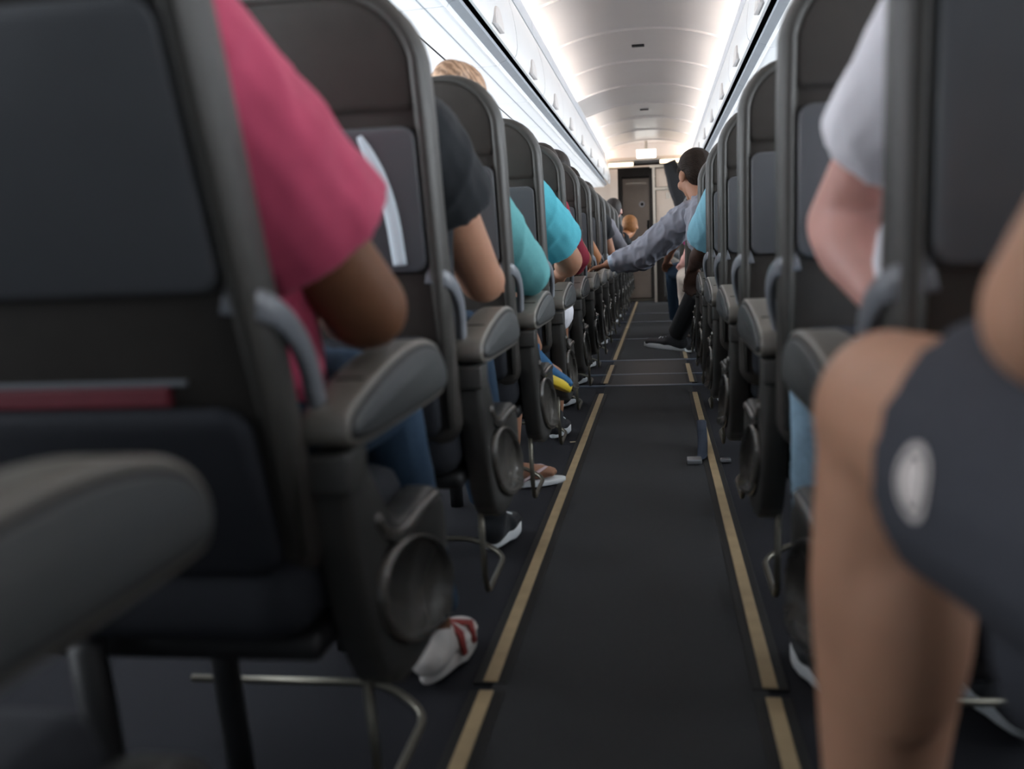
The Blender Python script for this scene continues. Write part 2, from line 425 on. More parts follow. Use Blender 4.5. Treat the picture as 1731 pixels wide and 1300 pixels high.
# far end: partition, door, galley, header
bm = bmesh.new()
box(bm, -2.0, -.655, 14.20, 14.24, 0, 2.3); box(bm, -.655, -.535, 14.18, 14.26, 0, 1.86)
struct(obj('wall_far_left', bm, M['galley'], smooth=False))
bm = boxes((-.86, .64, 14.42, 14.46, 1.985, 2.26)); o = struct(obj('wall_far_header', bm, M['ceil'], smooth=False)); o['label'] = 'pale panel closing the arched ceiling at the far end'
bm = boxes((-2.0, 1.9, 15.05, 15.12, 0, 2.4)); struct(obj('wall_far', bm, M['doorframe'], smooth=False))
bm = boxes((-.535, -.05, 14.86, 14.98, 1.79, 2.02), (-.535, -.50, 14.80, 14.98, 0, 1.80), (-.105, -.045, 14.75, 14.98, 0, 1.80))
struct(obj('trim_4', bm, M['doorframe'], smooth=False)); bpy.data.objects['trim_4']['label'] = 'dark frame round the far door'
bm = boxes((-.498, -.107, 14.90, 14.96, .03, 1.77), bevel=.006)
dr = struct(obj('door_1', bm, M['door'], smooth=False)); dr['label'] = 'brown grey door at the far end of the aisle'
bm = bmesh.new(); tube(bm, [(-.215+.034*math.cos(a*PI/12), 14.892, 1.395+.034*math.sin(a*PI/12)) for a in range(24)], .011, closed=True, up=(0, 1, 0))
o = obj('peephole_ring', bm, M['whitecloth'], dr); o['label'] = 'pale round ring on the door'
bm = bmesh.new(); bmesh.ops.create_uvsphere(bm, u_segments=16, v_segments=10, radius=1, matrix=Matrix.Translation((-.215, 14.895, 1.395)) @ Matrix.Diagonal((.022, .01, .022, 1)))
obj('peephole', bm, M['black'], dr)
bm = boxes((-.145, -.118, 14.87, 14.9, 1.0, 1.16), (-.150, -.120, 14.85, 14.88, 1.06, 1.10), bevel=.004); obj('door_handle', bm, M['black'], dr, smooth=False)
bm = boxes((-.45, -.15, 14.893, 14.9, 1.695, 1.71)); obj('door_rail', bm, M['metal'], dr, smooth=False)
bm = boxes((-.50, -.05, 14.55, 14.78, 0, .022), bevel=.006); o = struct(obj('trim_5', bm, M['bar'], smooth=False)); o['label'] = 'metal sill below the far door'
# ceiling header with lamps
bm = boxes((-.80, .62, 14.30, 14.40, 1.965, 2.02), (-.80, .62, 14.28, 14.34, 1.88, 1.90), (-.80, .62, 14.46, 14.9, 2.02, 2.06))
struct(obj('trim_6', bm, M['galley'], smooth=False)); bpy.data.objects['trim_6']['label'] = 'beige header across the far end'
bm = boxes((-.30, .06, 14.26, 14.40, 1.93, 1.985)); struct(obj('trim_7', bm, M['black'], smooth=False)); bpy.data.objects['trim_7']['label'] = 'dark box under the lit sign'
for x0, x1, z, w in ((-.70, -.315, 1.925, 'left of the dark box'), (.05, .34, 1.945, 'right of the dark box')):
    t = thing('ceiling_lamp', 'warm glowing tube lamp on the far header, %s' % w, 'lamp', (x0, 14.28, z), 'warm lamps on the far header')
    bm = bmesh.new(); tube(bm, [(0, 0, 0), (.01, 0, 0), (x1-x0-.01, 0, 0), (x1-x0, 0, 0)], [.020, .026, .026, .020], n=12); obj('lamp_tube', bm, M['lampwarm'], t)
    obj('lamp_base', boxes((0, x1-x0, .012, .045, -.03, .03), bevel=.004), M['galley'], t, smooth=False)
t = thing('exit_sign', 'bright lit white sign hanging below the ceiling at the far end', 'sign', (-.13, 14.0, 2.035))
obj('sign_box', boxes((-.13, .13, 0, .05, -.055, .055), bevel=.006), M['exit'], t, smooth=False)
cu = bpy.data.curves.new('lettering', 'FONT'); cu.body = 'EXIT'; cu.size = .085; cu.align_x = 'CENTER'; cu.align_y = 'CENTER'; cu.extrude = .001
tx = bpy.data.objects.new('lettering', cu); link(tx); tx.location = (0, -.003, 0); tx.rotation_euler = (PI/2, 0, 0); cu.materials.append(M['exit'])
dg = bpy.context.evaluated_depsgraph_get(); me = bpy.data.meshes.new_from_object(tx.evaluated_get(dg)); bpy.data.objects.remove(tx)
me.materials.clear(); me.materials.append(mat('sign_lettering', (1, .97, .9), .5, .3, emit=2.2))
o = bpy.data.objects.new('lettering', me); link(o, t); o.location = (0, -.0035, 0); o.rotation_euler = (PI/2, 0, 0)
obj('hanger', boxes((-.02, .02, .015, .035, .05, .17)), M['metal'], t, smooth=False)
# galley unit
t = thing('galley_unit', 'beige galley cupboard with metal frame beside the far door', 'galley', (-.04, 14.1, 0))
obj('carcass', boxes((.0, 1.2, .06, .7, 0, 1.86)), M['doorframe'], t, smooth=False)
for i, (x0, x1, z0, z1) in enumerate(((.03, .36, 1.585, 1.84), (.03, .36, 1.05, 1.54), (.03, .36, .62, 1.0), (.40, .75, 1.585, 1.84), (.40, .75, 1.05, 1.54))):
    o = obj('compartment_door', boxes((x0, x1, .03, .06, z0, z1), bevel=.006), M['galley'], t, smooth=False)
    obj('latch', boxes(((x0+x1)/2-.03, (x0+x1)/2+.03, .018, .03, z1-.12, z1-.03), bevel=.004), M['metal'], o, smooth=False)
obj('frame', boxes((-.015, .02, .0, .06, 0, 1.88), (.02, 1.2, .01, .05, 1.545, 1.58), (-.05, 1.2, -.02, .06, 1.85, 1.885), (.365, .395, .01, .05, .6, 1.85)), M['metal'], t, smooth=False)
obj('counter', boxes((.02, 1.2, -.02, .06, 1.0, 1.035)), M['metal'], t, smooth=False)
t = thing('service_cart', 'dark trolley parked under the galley counter', 'cart', (.08, 13.98, 0))
obj('cart_body', boxes((0, .32, 0, .12, .08, .82), bevel=.01), M['shroud'], t, smooth=False)
obj('cart_top', boxes((-.005, .325, -.005, .125, .82, .86), bevel=.006), M['galley'], t, smooth=False)
for x in (.04, .28):
    bm = bmesh.new(); tube(bm, [(x-.012, .04, .045), (x+.012, .04, .045)], .042, n=14); obj('wheel', bm, M['black'], t)
# tied curtain slanting beside the galley
bm = bmesh.new(); rings = []
for i in range(9):
    s_ = i/8; cx_ = .17+.26*s_; cz_ = 1.87-.85*s_; w_ = .075+.03*math.sin(s_*PI)
    rings.append([(cx_+w_*math.cos(a*PI/10)*(1+.12*math.cos(a*PI/10*7+i)), 13.55+.05*math.sin(a*PI/10)*(1+.2*math.cos(5*a*PI/10)), cz_+.03*math.cos(a*PI/10)) for a in range(20)])
loft(bm, rings); o = obj('curtain', bm, M['curtain']); tag(o, 'black curtain gathered to a slant before the galley', 'curtain')
o = obj('curtain_rail', boxes((-.72, .55, 13.54, 13.56, 1.908, 1.922)), M['metal'], smooth=False); tag(o, 'thin metal rail the black curtain hangs from', 'rail')

# ================================================================== SEATS
def make_seat(sg, slope=None, du=0.0):
    t = thing('airplane_seat', 'x', 'seat')
    def P(u, y, z): return (sg*u, y, z)
    sl = slope if slope is not None else (.215 if sg < 0 else .07)
    lean = lambda z: (.010 if sg < 0 else -.005)-(z-.60)*sl     # front plane of the backrest
    TH_ = .072
    # --- backrest slab
    out = rrect(.045-du, .475-du, .40, 1.170, .05, n=8, rs=(.05, .135, .135, .05))
    def fm(p): a, w, b = p; return (sg*a, lean(b)-w, b)
    bm = bmesh.new(); plate(bm, out, 0, TH_, .026, axis='y', f=fm)
    obj('backrest', bm, M['leather'], t)
    # --- rolled edge round sides and top
    path = [(.058, .44), (.058, .70), (.058, .97)]
    r_ = .118; cx0, cz0 = .058+r_, 1.159-r_
    path += [(cx0-r_*math.cos(a*PI/20), cz0+r_*math.sin(a*PI/20)) for a in range(1, 11)]
    path += [(.26, 1.160)]
    path += [(.462-r_+r_*math.sin(a*PI/20), cz0+r_*math.cos(a*PI/20)) for a in range(0, 11)]
    path += [(.462, .70), (.462, .44)]
    path = [(u-du, z) for u, z in path]
    bm = bmesh.new(); rings = []
    n = 12
    for i, (u, z) in enumerate(path):
        a = path[max(0, i-1)]; b = path[min(len(path)-1, i+1)]
        tt = Vector((b[0]-a[0], b[1]-a[1])).normalized(); nn = Vector((-tt.y, tt.x))
        fd = .5+.5*min(1, abs(u+du-.26)/.16); rw = .017*fd*min(1, max(.25, .25+(z-.44)/.25))
        rings.append([(sg*(u+nn.x*rw*math.cos(2*PI*k/n)), lean(z)-.046+.042*fd*math.sin(2*PI*k/n), z+nn.y*rw*math.cos(2*PI*k/n)) for k in range(n)])
    loft(bm, rings); obj('edge_bolster', bm, M['leather_edge'], t)
    # --- headrest pad at the back
    hp = rrect(.060-du, .460-du, .978, 1.156, .03, n=8, rs=(.02, .112, .112, .02))
    bm = bmesh.new(); plate(bm, hp, TH_-.014, TH_+.010, .016, axis='y', f=fm); obj('headrest', bm, M['leather'], t)
    # --- tray
    tr = rrect(.070-du, .450-du, .722, .958, .022, n=5)
    bm = bmesh.new(); plate(bm, tr, TH_-.004, TH_+.016, .005, axis='y', f=fm); tray = obj('tray_table', bm, M['tray'], t)
    bm = bmesh.new(); plate(bm, rrect(.245-du, .275-du, .932, .976, .008), TH_+.014, TH_+.024, .003, axis='y', f=fm); obj('tray_latch', bm, M['bracket'], tray)
    # --- pocket
    pk = rrect(.072-du, .448-du, .425, .612, .03, n=5)
    bm = bmesh.new(); plate(bm, pk, TH_-.004, TH_+.032, .014, axis='y', f=fm); obj('seat_pocket', bm, M['fabricseat'], t)
    # --- tray arm wrapping the aisle side
    pts = smooth_poly([(.074-du, lean(.70)-TH_-.006, .718), (.050-du, lean(.70)-TH_-.006, .712), (.038-du, lean(.70)-.045, .700), (.036-du, lean(.66)-.002, .662), (.042-du*.5, .03, .598)], 2, closed=False)
    bm = bmesh.new(); rings = []
    for i, p in enumerate(pts):
        a = Vector(pts[max(0, i-1)]); b = Vector(pts[min(len(pts)-1, i+1)]); tt = (b-a).normalized()
        k_ = i/(len(pts)-1); hw = .016-.005*k_
        outn = Vector((-1, -.25, 0)) if k_ > .35 else Vector((-.35, -1, 0)); outn.normalize()
        s_ = tt.cross(outn).normalized(); outn = s_.cross(tt).normalized()
        rings.append([P(*(Vector(p)+s_*(hw*cx)+outn*(.006*cy))) for cx, cy in ((1, .6), (.85, 1), (-.85, 1), (-1, .6), (-1, -.6), (-.85, -1), (.85, -1), (1, -.6))])
    loft(bm, rings); obj('tray_arm', bm, M['bracket'], t)
    # --- cushion
    cs = rrect(.058, .47, -.02, .44, .05, n=5)
    bm = bmesh.new(); plate(bm, cs, .345, .452, .03, axis='z', f=lambda p: (sg*p[0], p[1], p[2]-(.03*max(0, -p[1])))); obj('seat_cushion', bm, M['fabricseat'], t)
    # --- armrest: body with light rim and inset cap facing the aisle
    ap = smooth_poly([(0, .548), (0, .588), (.03, .600), (.117, .619), (.22, .634), (.32, .640), (.40, .632), (.452, .614), (.482, .580), (.474, .553), (.45, .546), (.22, .546)], 2)
    bm = bmesh.new(); plate(bm, [(y, z) for y, z in ap], sg*.001, sg*.054, .005); ar = obj('armrest', bm, M['arm'], t)
    bm = bmesh.new(); plate(bm, inset_poly(ap, .0125), sg*.003, sg*-.0035, .002); cp_ = obj('armrest_cap', bm, M['cap'], ar)
    bm = bmesh.new(); plate(bm, inset_poly(ap, .0075), sg*.002, sg*-.0004, .0003); obj('cap_gap', bm, M['black'], ar)
    bm = boxes((sg*.012, sg*.046, .10, .107, .6125, .6165)); obj('armrest_groove', bm, M['black'], ar, smooth=False)
    # --- shroud below the armrest, one shell with the oval dish sunk into its lower end
    sp = smooth_poly([(.002, .546), (.006, .53), (.024, .454), (.052, .375), (.088, .300), (.135, .240), (.22, .210), (.35, .214), (.455, .252), (.480, .330), (.470, .390), (.42, .420), (.36, .426), (.28, .416), (.19, .425), (.12, .47), (.075, .52), (.062, .546)], 1)
    ca, sa = math.cos(math.radians(-17)), math.sin(math.radians(-17)); ec = (.272, .316)
    def ray_out(a):
        d = (math.cos(a), math.sin(a)); best = None
        for i in range(len(sp)):
            p, q_ = sp[i], sp[(i+1) % len(sp)]; ex, ez = q_[0]-p[0], q_[1]-p[1]
            den = d[0]*ez-d[1]*ex
            if abs(den) < 1e-9: continue
            t_ = ((p[0]-ec[0])*ez-(p[1]-ec[1])*ex)/den; s_ = ((p[0]-ec[0])*d[1]-(p[1]-ec[1])*d[0])/den
            if t_ > 0 and -1e-6 <= s_ <= 1+1e-6 and (best is None or t_ > best): best = t_
        return (ec[0]+d[0]*best, ec[1]+d[1]*best)
    angs = sorted([math.atan2(z-ec[1], y-ec[0]) for y, z in sp]+[2*PI*k/72-PI for k in range(72)])
    def ell(a, sc):   # ellipse point in direction a
        dx, dz = math.cos(a)*ca+math.sin(a)*sa, -math.cos(a)*sa+math.sin(a)*ca
        r = 1/math.sqrt((dx/.184)**2+(dz/.066)**2)*sc; return (ec[0]+math.cos(a)*r, ec[1]+math.sin(a)*r)
    outp = [ray_out(a) for a in angs]
    def mix(k): return [tuple(e+(o_-e)*k for e, o_ in zip(ell(a, 1.0), op)) for a, op in zip(angs, outp)]
    bm = bmesh.new(); loft(bm, [[P(u, y, z) for y, z in pts] for u, pts in ((.052, mix(.97)), (.050, mix(1)), (.020, mix(1)), (.013, mix(.97)), (.009, mix(.85)), (.007, mix(.25)), (.012, mix(.02)), (.044, mix(.0)))], caps=False)
    bm.faces.new([v for v in bm.verts][:len(angs)])
    shr = obj('side_shroud', bm, M['shroud'], t, angle=50)
    rings = [[P(u+(.55*(ell(a, sc)[1]-ec[1])+.010 if sc < .93 else 0), *ell(a, sc)) for a in [2*PI*k/40 for k in range(40)]] for sc, u in ((1.07, .010), (1.045, -.001), (1.0, -.003), (.965, .003), (.925, .020), (.86, .040), (.5, .048), (.2, .046), (.02, .046))]
    bm = bmesh.new(); loft(bm, rings); obj('oval_dish', bm, M['oval'], t)
    bm = bmesh.new(); plate(bm, rrect(.0, .072, .505, .548, .006), sg*.005, sg*.051, .002); obj('armrest_pivot', bm, M['shroud'], t)
    # --- ridge above the dish
    bm = bmesh.new(); tube(bm, [P(.010, y, z) for y, z in smooth_poly([(.10, .455), (.14, .425), (.21, .405), (.30, .410), (.40, .408)], 2, closed=False)], .009, n=8); obj('shroud_ridge', bm, M['oval'], t)
    # --- under-seat bar and legs
    bm = bmesh.new(); tube(bm, arc_path([P(.046, .15, .26), P(.046, .18, .055), P(.046, .43, .062), P(.12, .47, .09), P(.44, .47, .09)], .05), .0065, n=8); obj('baggage_bar', bm, M['bar'], t)
    for y, zz in ((.28, .35), (-.02, .35)):
        bm = bmesh.new(); tube(bm, arc_path([P(.30, y, zz), P(.30, y+.03, .12), P(.30, y+.05, .0)], .05), .020, n=8); obj('leg', bm, M['black'], t)
    bm = bmesh.new(); box(bm, sg*.055, sg*.47, .02, .38, .315, .345, bevel=.01); obj('seat_frame', bm, M['black'], t)
    return t

left_desc = {-1: 'nearest, only its armrest showing', 0: 'holding the person in the pink polo', 1: 'holding the person in black',
 2: 'holding the blond person in teal', 3: 'holding the person in the turquoise T-shirt', 4: 'holding the person in crimson', 5: 'with a dark head above it',
 6: 'with a brown head above it'}
right_desc = {-1: 'under the person with the bare knee', 0: 'holding the person in the white T-shirt', 4: 'holding the person in the light blue T-shirt',
 6: 'holding the person reaching across the aisle'}
protoL, protoR, reclined = make_seat(-1), make_seat(1, du=.022), make_seat(-1, slope=.38)
seats = {}
for side, proto, X, desc in (('left', protoL, XL, left_desc), ('right', protoR, XR, right_desc)):
    used = False
    for k in range(-1, 16):
        d = desc.get(k, '%s row ahead of the %s' % (ords[k-1] if k > 0 else '', 'pink polo' if side == 'left' else 'white T-shirt'))
        lb = 'dark leather aisle seat on the %s, %s' % (side, d)
        yy = row_y(k)-(.015 if side == 'right' else 0)
        if not used:
            proto.location = (X, yy, 0); proto['label'] = lb; proto['group'] = 'aisle seats on the %s' % side; s = proto; used = True
        elif side == 'left' and k == 0: s = reclined; s.location = (X, yy, 0); s['label'] = lb; s['group'] = 'aisle seats on the left'
        else: s = dup(proto, (X, yy, 0), lb, 'aisle seats on the %s' % side)
        seats[(side, k)] = s
# armrests folded up where a leg hangs into the aisle
for k, dg_ in ((-1, 106), (7, 130), (9, 130)):
    for ch in seats[('right', k)].children:
        if ch.name.startswith('armrest') and not ch.name.startswith('armrest_'):
            Rm = Matrix.Rotation(math.radians(dg_), 3, 'X')
            ch.rotation_euler = Rm.to_euler(); ch.location = Vector((0, 0, .57))-Rm @ Vector((0, 0, .57))
# pale curved strip on one tray
s1 = seats[('left', 1)]
tr1 = [c for c in s1.children if c.name.startswith('tray_table')][0]
lean = lambda z: .010-(z-.60)*.215
pts = smooth_poly([(-.160, 0, .945), (-.140, 0, .90), (-.120, 0, .83), (-.115, 0, .735)], 2, closed=False)
bm = bmesh.new(); tube(bm, [(x, lean(z)-.091, z) for x, y, z in pts], [.004+.008*min(1, i/6) for i in range(len(pts))], n=8, flat=.4, up=(0, 1, 0))
o = obj('tray_strip', bm, M['strip'], tr1); o['label'] = 'pale curved strip on the tray'
yp = row_y(0)+.010-.086
t = thing('magazine', 'thin red magazine showing above the seat pocket of the near left seat', 'magazine', (XL-.30, yp, .6135))
obj('cover', boxes((-.15, .15, -.006, .006, 0, .020), bevel=.003), M['redmag'], t, smooth=False)
obj('pages', boxes((-.148, .168, -.004, .004, .020, .026), bevel=.002), M['bracket'], t, smooth=False)
# ================================================================== PEOPLE
def hand(bl, w, d, nrm, thumb, s=1.0, curl=.35, spread=1.0):
    """palm, five fingers and a thumb from wrist w along d; nrm = back of the hand, thumb = side the thumb leaves"""
    w, d, nrm, th = V(w), V(d).normalized(), V(nrm).normalized(), V(thumb).normalized()
    th = (th-d*th.dot(d)).normalized(); nrm = d.cross(th).normalized() if d.cross(th).dot(nrm) > 0 else -d.cross(th).normalized()
    k = w+d*.085*s
    for off in (-.026, -.009, .009, .026): bl.cap(w+th*off*.6*s, .014*s, k+th*off*s, .0115*s)
    for off, L in ((.028, .066), (.0095, .076), (-.0095, .070), (-.028, .054)):
        p = k+th*off*s; dd = (d+th*off*1.5*spread).normalized(); r = .0088*s
        for j, (fr, bend) in enumerate(((.45, curl*.6), (.30, curl*1.6), (.25, curl*2.4))):
            q = p+(dd*math.cos(bend)-nrm*math.sin(bend))*L*fr*s
            bl.cap(p, r, q, r*.93); p = q; r *= .93
    a = w+d*.022*s+th*.024*s; b = a+(d*.75+th*.62-nrm*.2).normalized()*.042*s; c_ = b+(d*.95+th*.12-nrm*.25).normalized()*.034*s
    bl.cap(a, .0125*s, b, .0105*s); bl.cap(b, .0105*s, c_, .0088*s)

def head(bl, c, yaw=0, pitch=0, s=1.0):
    """cranium, jaw, nose, ears, brow, lips"""
    R = Matrix.Rotation(yaw, 3, 'Z') @ Matrix.Rotation(pitch, 3, 'X'); c = V(c)
    q = lambda x, y, z: c+R @ V((x*s, y*s, z*s))
    bl.ell(q(0, -.008, .028), (.074*s, .094*s, .088*s), R)
    bl.ell(q(0, .032, -.032), (.058*s, .058*s, .078*s), R)
    bl.cap(q(0, .085, .004), .010*s, q(0, .105, -.030), .014*s)
    bl.cap(q(-.03, .079, .022), .012*s, q(.03, .079, .022), .012*s)
    bl.cap(q(-.016, .086, -.062), .007*s, q(.016, .086, -.062), .007*s)
    bl.cap(q(-.016, .083, -.073), .008*s, q(.016, .083, -.073), .008*s)
    bl.ell(q(0, .062, -.098), (.026*s, .022*s, .018*s), R)
    for e in (-1, 1):
        bl.ell(q(e*.076, -.004, -.012), (.011*s, .019*s, .031*s), R @ Matrix.Rotation(e*-.25, 3, 'Z'))
        bl.ell(q(e*.045, .058, -.035), (.022*s, .022*s, .024*s), R)
    return q, R
def hair(c, yaw, pitch, s, m, parent, style='short'):
    R = Matrix.Rotation(yaw, 3, 'Z') @ Matrix.Rotation(pitch, 3, 'X'); c = V(c); q = lambda x, y, z: c+R @ V((x*s, y*s, z*s)); b = Blob()
    b.ell(q(0, -.016, .040), (.081*s, .095*s, .084*s), R)
    b.ell(q(0, -.045, .0), (.074*s, .060*s, .075*s), R)
    if style != 'long':
        for e in (-1, 1): b.cap(q(e*.070, .018, .03), .014*s, q(e*.072, .02, -.015), .007*s)
    if style == 'long':
        b.chain([q(0, -.07, .0), q(0, -.085, -.09), q(0, -.075, -.2)], [.065*s, .06*s, .045*s], sq=(1.1, .6))
        for e in (-1, 1): b.chain([q(e*.062, .01, .03), q(e*.075, -.01, -.06), q(e*.07, -.03, -.16)], [.03*s, .025*s, .018*s])
    if style == 'bun':
        b.ell(q(.0, -.08, .075), (.048*s, .045*s, .042*s), R)
    return b.build('hair', m, parent, voxel=.006, smooth=2)
def shoe(P_ank, toe_dir, m_up, m_sole, parent, s=1.0, tilt=0.0, low=False, drop=.085, band=None):
    """one shoe: upper with a sole below; P_ank is the ankle joint, sole lies drop below it"""
    A = V(P_ank); d = V(toe_dir).normalized(); up = V((0, 0, 1)); side = d.cross(up).normalized(); upn = side.cross(d).normalized()
    q = lambda a, b_, c_: A+d*a*s+side*b_*s+upn*c_*s
    b = Blob()
    b.cap(q(-.03, 0, -.045), .036*s, q(.06, 0, -.048), .034*s, up=tuple(upn)); b.cap(q(.06, 0, -.05), .034*s, q(.16, 0, -.06), .026*s, up=tuple(upn), sq=(1.35, .8))
    b.cap(q(-.02, 0, -.04), .036*s, q(-.01, 0, .0 if not low else -.02), .037*s, up=tuple(upn)); b.cap(q(.0, 0, -.02), .032*s, q(.07, 0, -.045), .03*s)
    u = b.build('shoe', m_up, parent, voxel=.007, smooth=2)
    out = []
    for i in range(28):
        a = 2*PI*i/28; y = .069+.122*math.cos(a); w_ = (.043 if math.cos(a) > -.2 else .036)*(1 if math.cos(a) > 0 else .95)
        out.append((y, w_*math.sin(a)*(1+.12*math.cos(a))))
    bm = bmesh.new()
    loft(bm, [[tuple(q(y*k, x*k, z)) for y, x in out] for z, k in ((-.088, .94), (-.084, 1), (-.064, 1.0), (-.060, .95))])
    obj('sole', bm, m_sole, u)
    if m_up.name.startswith('shoe_grey') or m_up.name.startswith('black_cloth'):
        bm = bmesh.new()
        for t_ in (.055, .075, .095): tube(bm, [tuple(q(t_, x, -.012-(t_-.05)*.28-abs(x)*.25)) for x in (-.024, 0, .024)], .0028, n=6)
        obj('laces', bm, m_sole, u)
    if band is not None:
        for t_ in (.045, .105):
            bm = bmesh.new(); tube(bm, [tuple(q(t_, x, z)) for x, z in ((-.043, -.066), (-.036, -.030), (-.015, -.012-(t_-.045)*.33), (.015, -.012-(t_-.045)*.33), (.036, -.030), (.043, -.066))], .012, n=8, flat=.45); obj('band', bm, band, u)
    return u

def person(label, cx, yr, sg, skin, shirt, trouser, hairm, sleeve='short', aisle=None, legs='long', hd=(0, 0, 1.11), yaw=0, pitch=0, hstyle='short',
           shoes=None, vox=.009, knee=None, ank=None, inner=None, sleeve_end=.62, armr=1.0, hand_d=None, inner_knee=None, inner_ank=None, toe=None, shirt_r=.013, neck=None, belly=0, in_shoe=True, ty=0.0, itoe=None, bare=False):
    """seated traveller; cx seat centre x, yr rear end of the armrest, sg = side of the aisle (-1 left rows, so the aisle arm is at +x)"""
    a_ = -sg                                             # direction of the aisle in x
    t = thing('person', label, 'person', (cx, yr, 0)); O = V((cx, yr, 0)); L = lambda *p: V(p)-O
    pel = V((cx, yr+.155, .585)); chest = V((cx, yr+.10+ty, .83)); nk = V((cx, yr+.055+ty, 1.0)) if neck is None else V(neck)
    H = V((cx+hd[0], yr+.07+hd[1]+ty, hd[2]))
    shA = V((cx+a_*.165, yr+.065, .945)); shI = V((cx-a_*.165, yr+.085, .945))
    if aisle is None: aisle = [shA, V((cx+a_*.225, yr+.16, .705)), V((cx+a_*.21, yr+.40, .680))]
    else: aisle = [V(p) for p in aisle]
    shA = aisle[0]
    if inner is None: inner = [shI, V((cx-a_*.20, yr+.06, .70)), V((cx-a_*.08, yr+.28, .655))]
    hipA, hipI = V((cx+a_*.085, yr+.15, .556)), V((cx-a_*.085, yr+.15, .556))
    kA = V(knee) if knee else V((cx+a_*.10, yr+.56, .553)); kI = V(inner_knee) if inner_knee else V((cx-a_*.10, yr+.56, .553))
    aA = V(ank) if ank else V((cx+a_*.10, yr+.62, .10)); aI = V(inner_ank) if inner_ank else V((cx-a_*.10, yr+.56, .10))
    b = Blob(); off = lambda p: V(p)-O
    # trunk, neck, head
    b.chain([off(pel), off((pel+chest)/2), off(chest), off((chest*.5+nk*.5))], [.110, .112, .118, .095], sq=(1.35, .85), up=(0, 1, 0))
    b.cap(off(shI), .055, off(shA), .055); b.cap(off(nk), .058, off(H+V((0, -.012, -.06))), .050)
    q, R = head(b, off(H), yaw, pitch)
    # arms with hands
    for pts, insd in ((aisle, 1), (inner, -1)):
        s0, e0, w0 = pts
        mid = s0.lerp(e0, .45); fm_ = e0.lerp(w0, .35)
        b.chain([off(s0), off(mid), off(e0), off(fm_), off(w0)], [.054*armr, .048*armr, .041*armr, .042*armr, .027])
        d = (w0-e0).normalized() if (hand_d is None or insd < 0) else V(hand_d)
        hand(b, off(w0), d, (0, 0, 1), (-a_*insd, .1, 0), .95)
    # legs
    for h0, k0, n0 in ((hipA, kA, aA), (hipI, kI, aI)):
        b.chain([off(h0), off(h0.lerp(k0, .5)), off(k0), off(k0.lerp(n0, .3)), off(n0)], [.082, .072, .054, .052, .033])
        td = V(toe) if (toe and n0 is aA) else V(itoe) if (itoe and n0 is aI) else V((0, 1, -.12))
        td.normalize(); sd = td.cross(V((0, 0, 1))).normalized(); f0 = n0-sd.cross(td).normalized()*.045; b.cap(off(f0), .034, off(f0+td.normalized()*.12), .022)
        if bare and n0 is aA:
            tf = V((td.x, td.y, 0)).normalized(); ts = tf.cross(V((0, 0, 1)))
            g = lambda l_, x_, z_: off(f0+tf*l_+ts*x_+V((0, 0, z_)))
            b.cap(g(.05, 0, 0), .032, g(.125, 0, -.012), .026, sq=(1.35, .75))
            for i, (x_, l_) in enumerate(((-.030, .150), (-.012, .160), (.003, .155), (.017, .148), (.031, .138))):
                x_ *= 1 if n0 is aA else -1
                b.cap(g(.12, x_*.9, -.012), .012, g(l_, x_, -.016), .0125 if i else .015)
    b.build('body', skin, t, voxel=vox, smooth=3)
    for e in (-1, 1):
        bm = bmesh.new(); bmesh.ops.create_uvsphere(bm, u_segments=10, v_segments=8, radius=.011, matrix=Matrix.Translation(q(e*.03, .080, .004))); obj('eye', bm, M['eye'], t)
    if hairm is not None: hair(off(H), yaw, pitch, 1.0, hairm, t, hstyle)
    # shirt
    b = Blob(); r_ = shirt_r
    b.chain([off(pel+V((0, 0, .0))), off((pel+chest)/2), off(chest), off((chest*.45+nk*.55))], [.112+r_, .114+r_+belly, .118+r_, .092+r_], sq=(1.35, .87), up=(0, 1, 0))
    if belly: b.ell(off(pel+V((0, .09, .10))), (.155, .09+belly, .13))
    b.cap(off(shI), .057+r_, off(shA), .057+r_)
    for s0, e0, w0 in (aisle, inner):
        if sleeve == 'long':
            b.chain([off(s0), off(s0.lerp(e0, .5)), off(e0)], [(.055+r_)*armr, (.051+r_)*armr, (.045+r_)*armr]); b.cap(off(e0), (.044+r_)*armr, off(e0.lerp(w0, .93)), .031+r_*.8, flat_b=True)
        else: b.cap(off(s0), (.055+r_)*armr, off(s0.lerp(e0, sleeve_end)), (.052+r_*1.9)*armr, flat_b=True)
    b.build('shirt', shirt, t, voxel=min(vox, .007), smooth=3, wr=.005)
    # trousers
    b = Blob()
    b.cap(off(hipA), .094, off(hipI), .094)
    for h0, k0, n0 in ((hipA, kA, aA), (hipI, kI, aI)):
        if legs == 'long':
            b.chain([off(h0), off(h0.lerp(k0, .5)), off(k0)], [.094, .084, .068]); b.cap(off(k0), .067, off(k0.lerp(n0, .92)), .055, flat_b=True)
        else: b.cap(off(h0), .096, off(h0.lerp(k0, legs)), .086, flat_b=True)
    b.build('trousers' if legs == 'long' else 'shorts', trouser, t, voxel=min(vox, .008), smooth=4, wr=.006 if trouser.name == 'white_cotton' else .003)
    if shoes:
        for n0 in ((aI,) if in_shoe == 'inner' else (aA, aI)):
            shoe(off(n0), toe if (toe and n0 is aA) else itoe if (itoe and n0 is aI) else (a_*.1, 1, -.02 if n0.z < .12 else -.3), shoes[0], shoes[1], t, low=len(shoes) > 2, band=shoes[3] if len(shoes) > 3 else None)
    return t

cxL, cxR = XL-.25, XR+.25
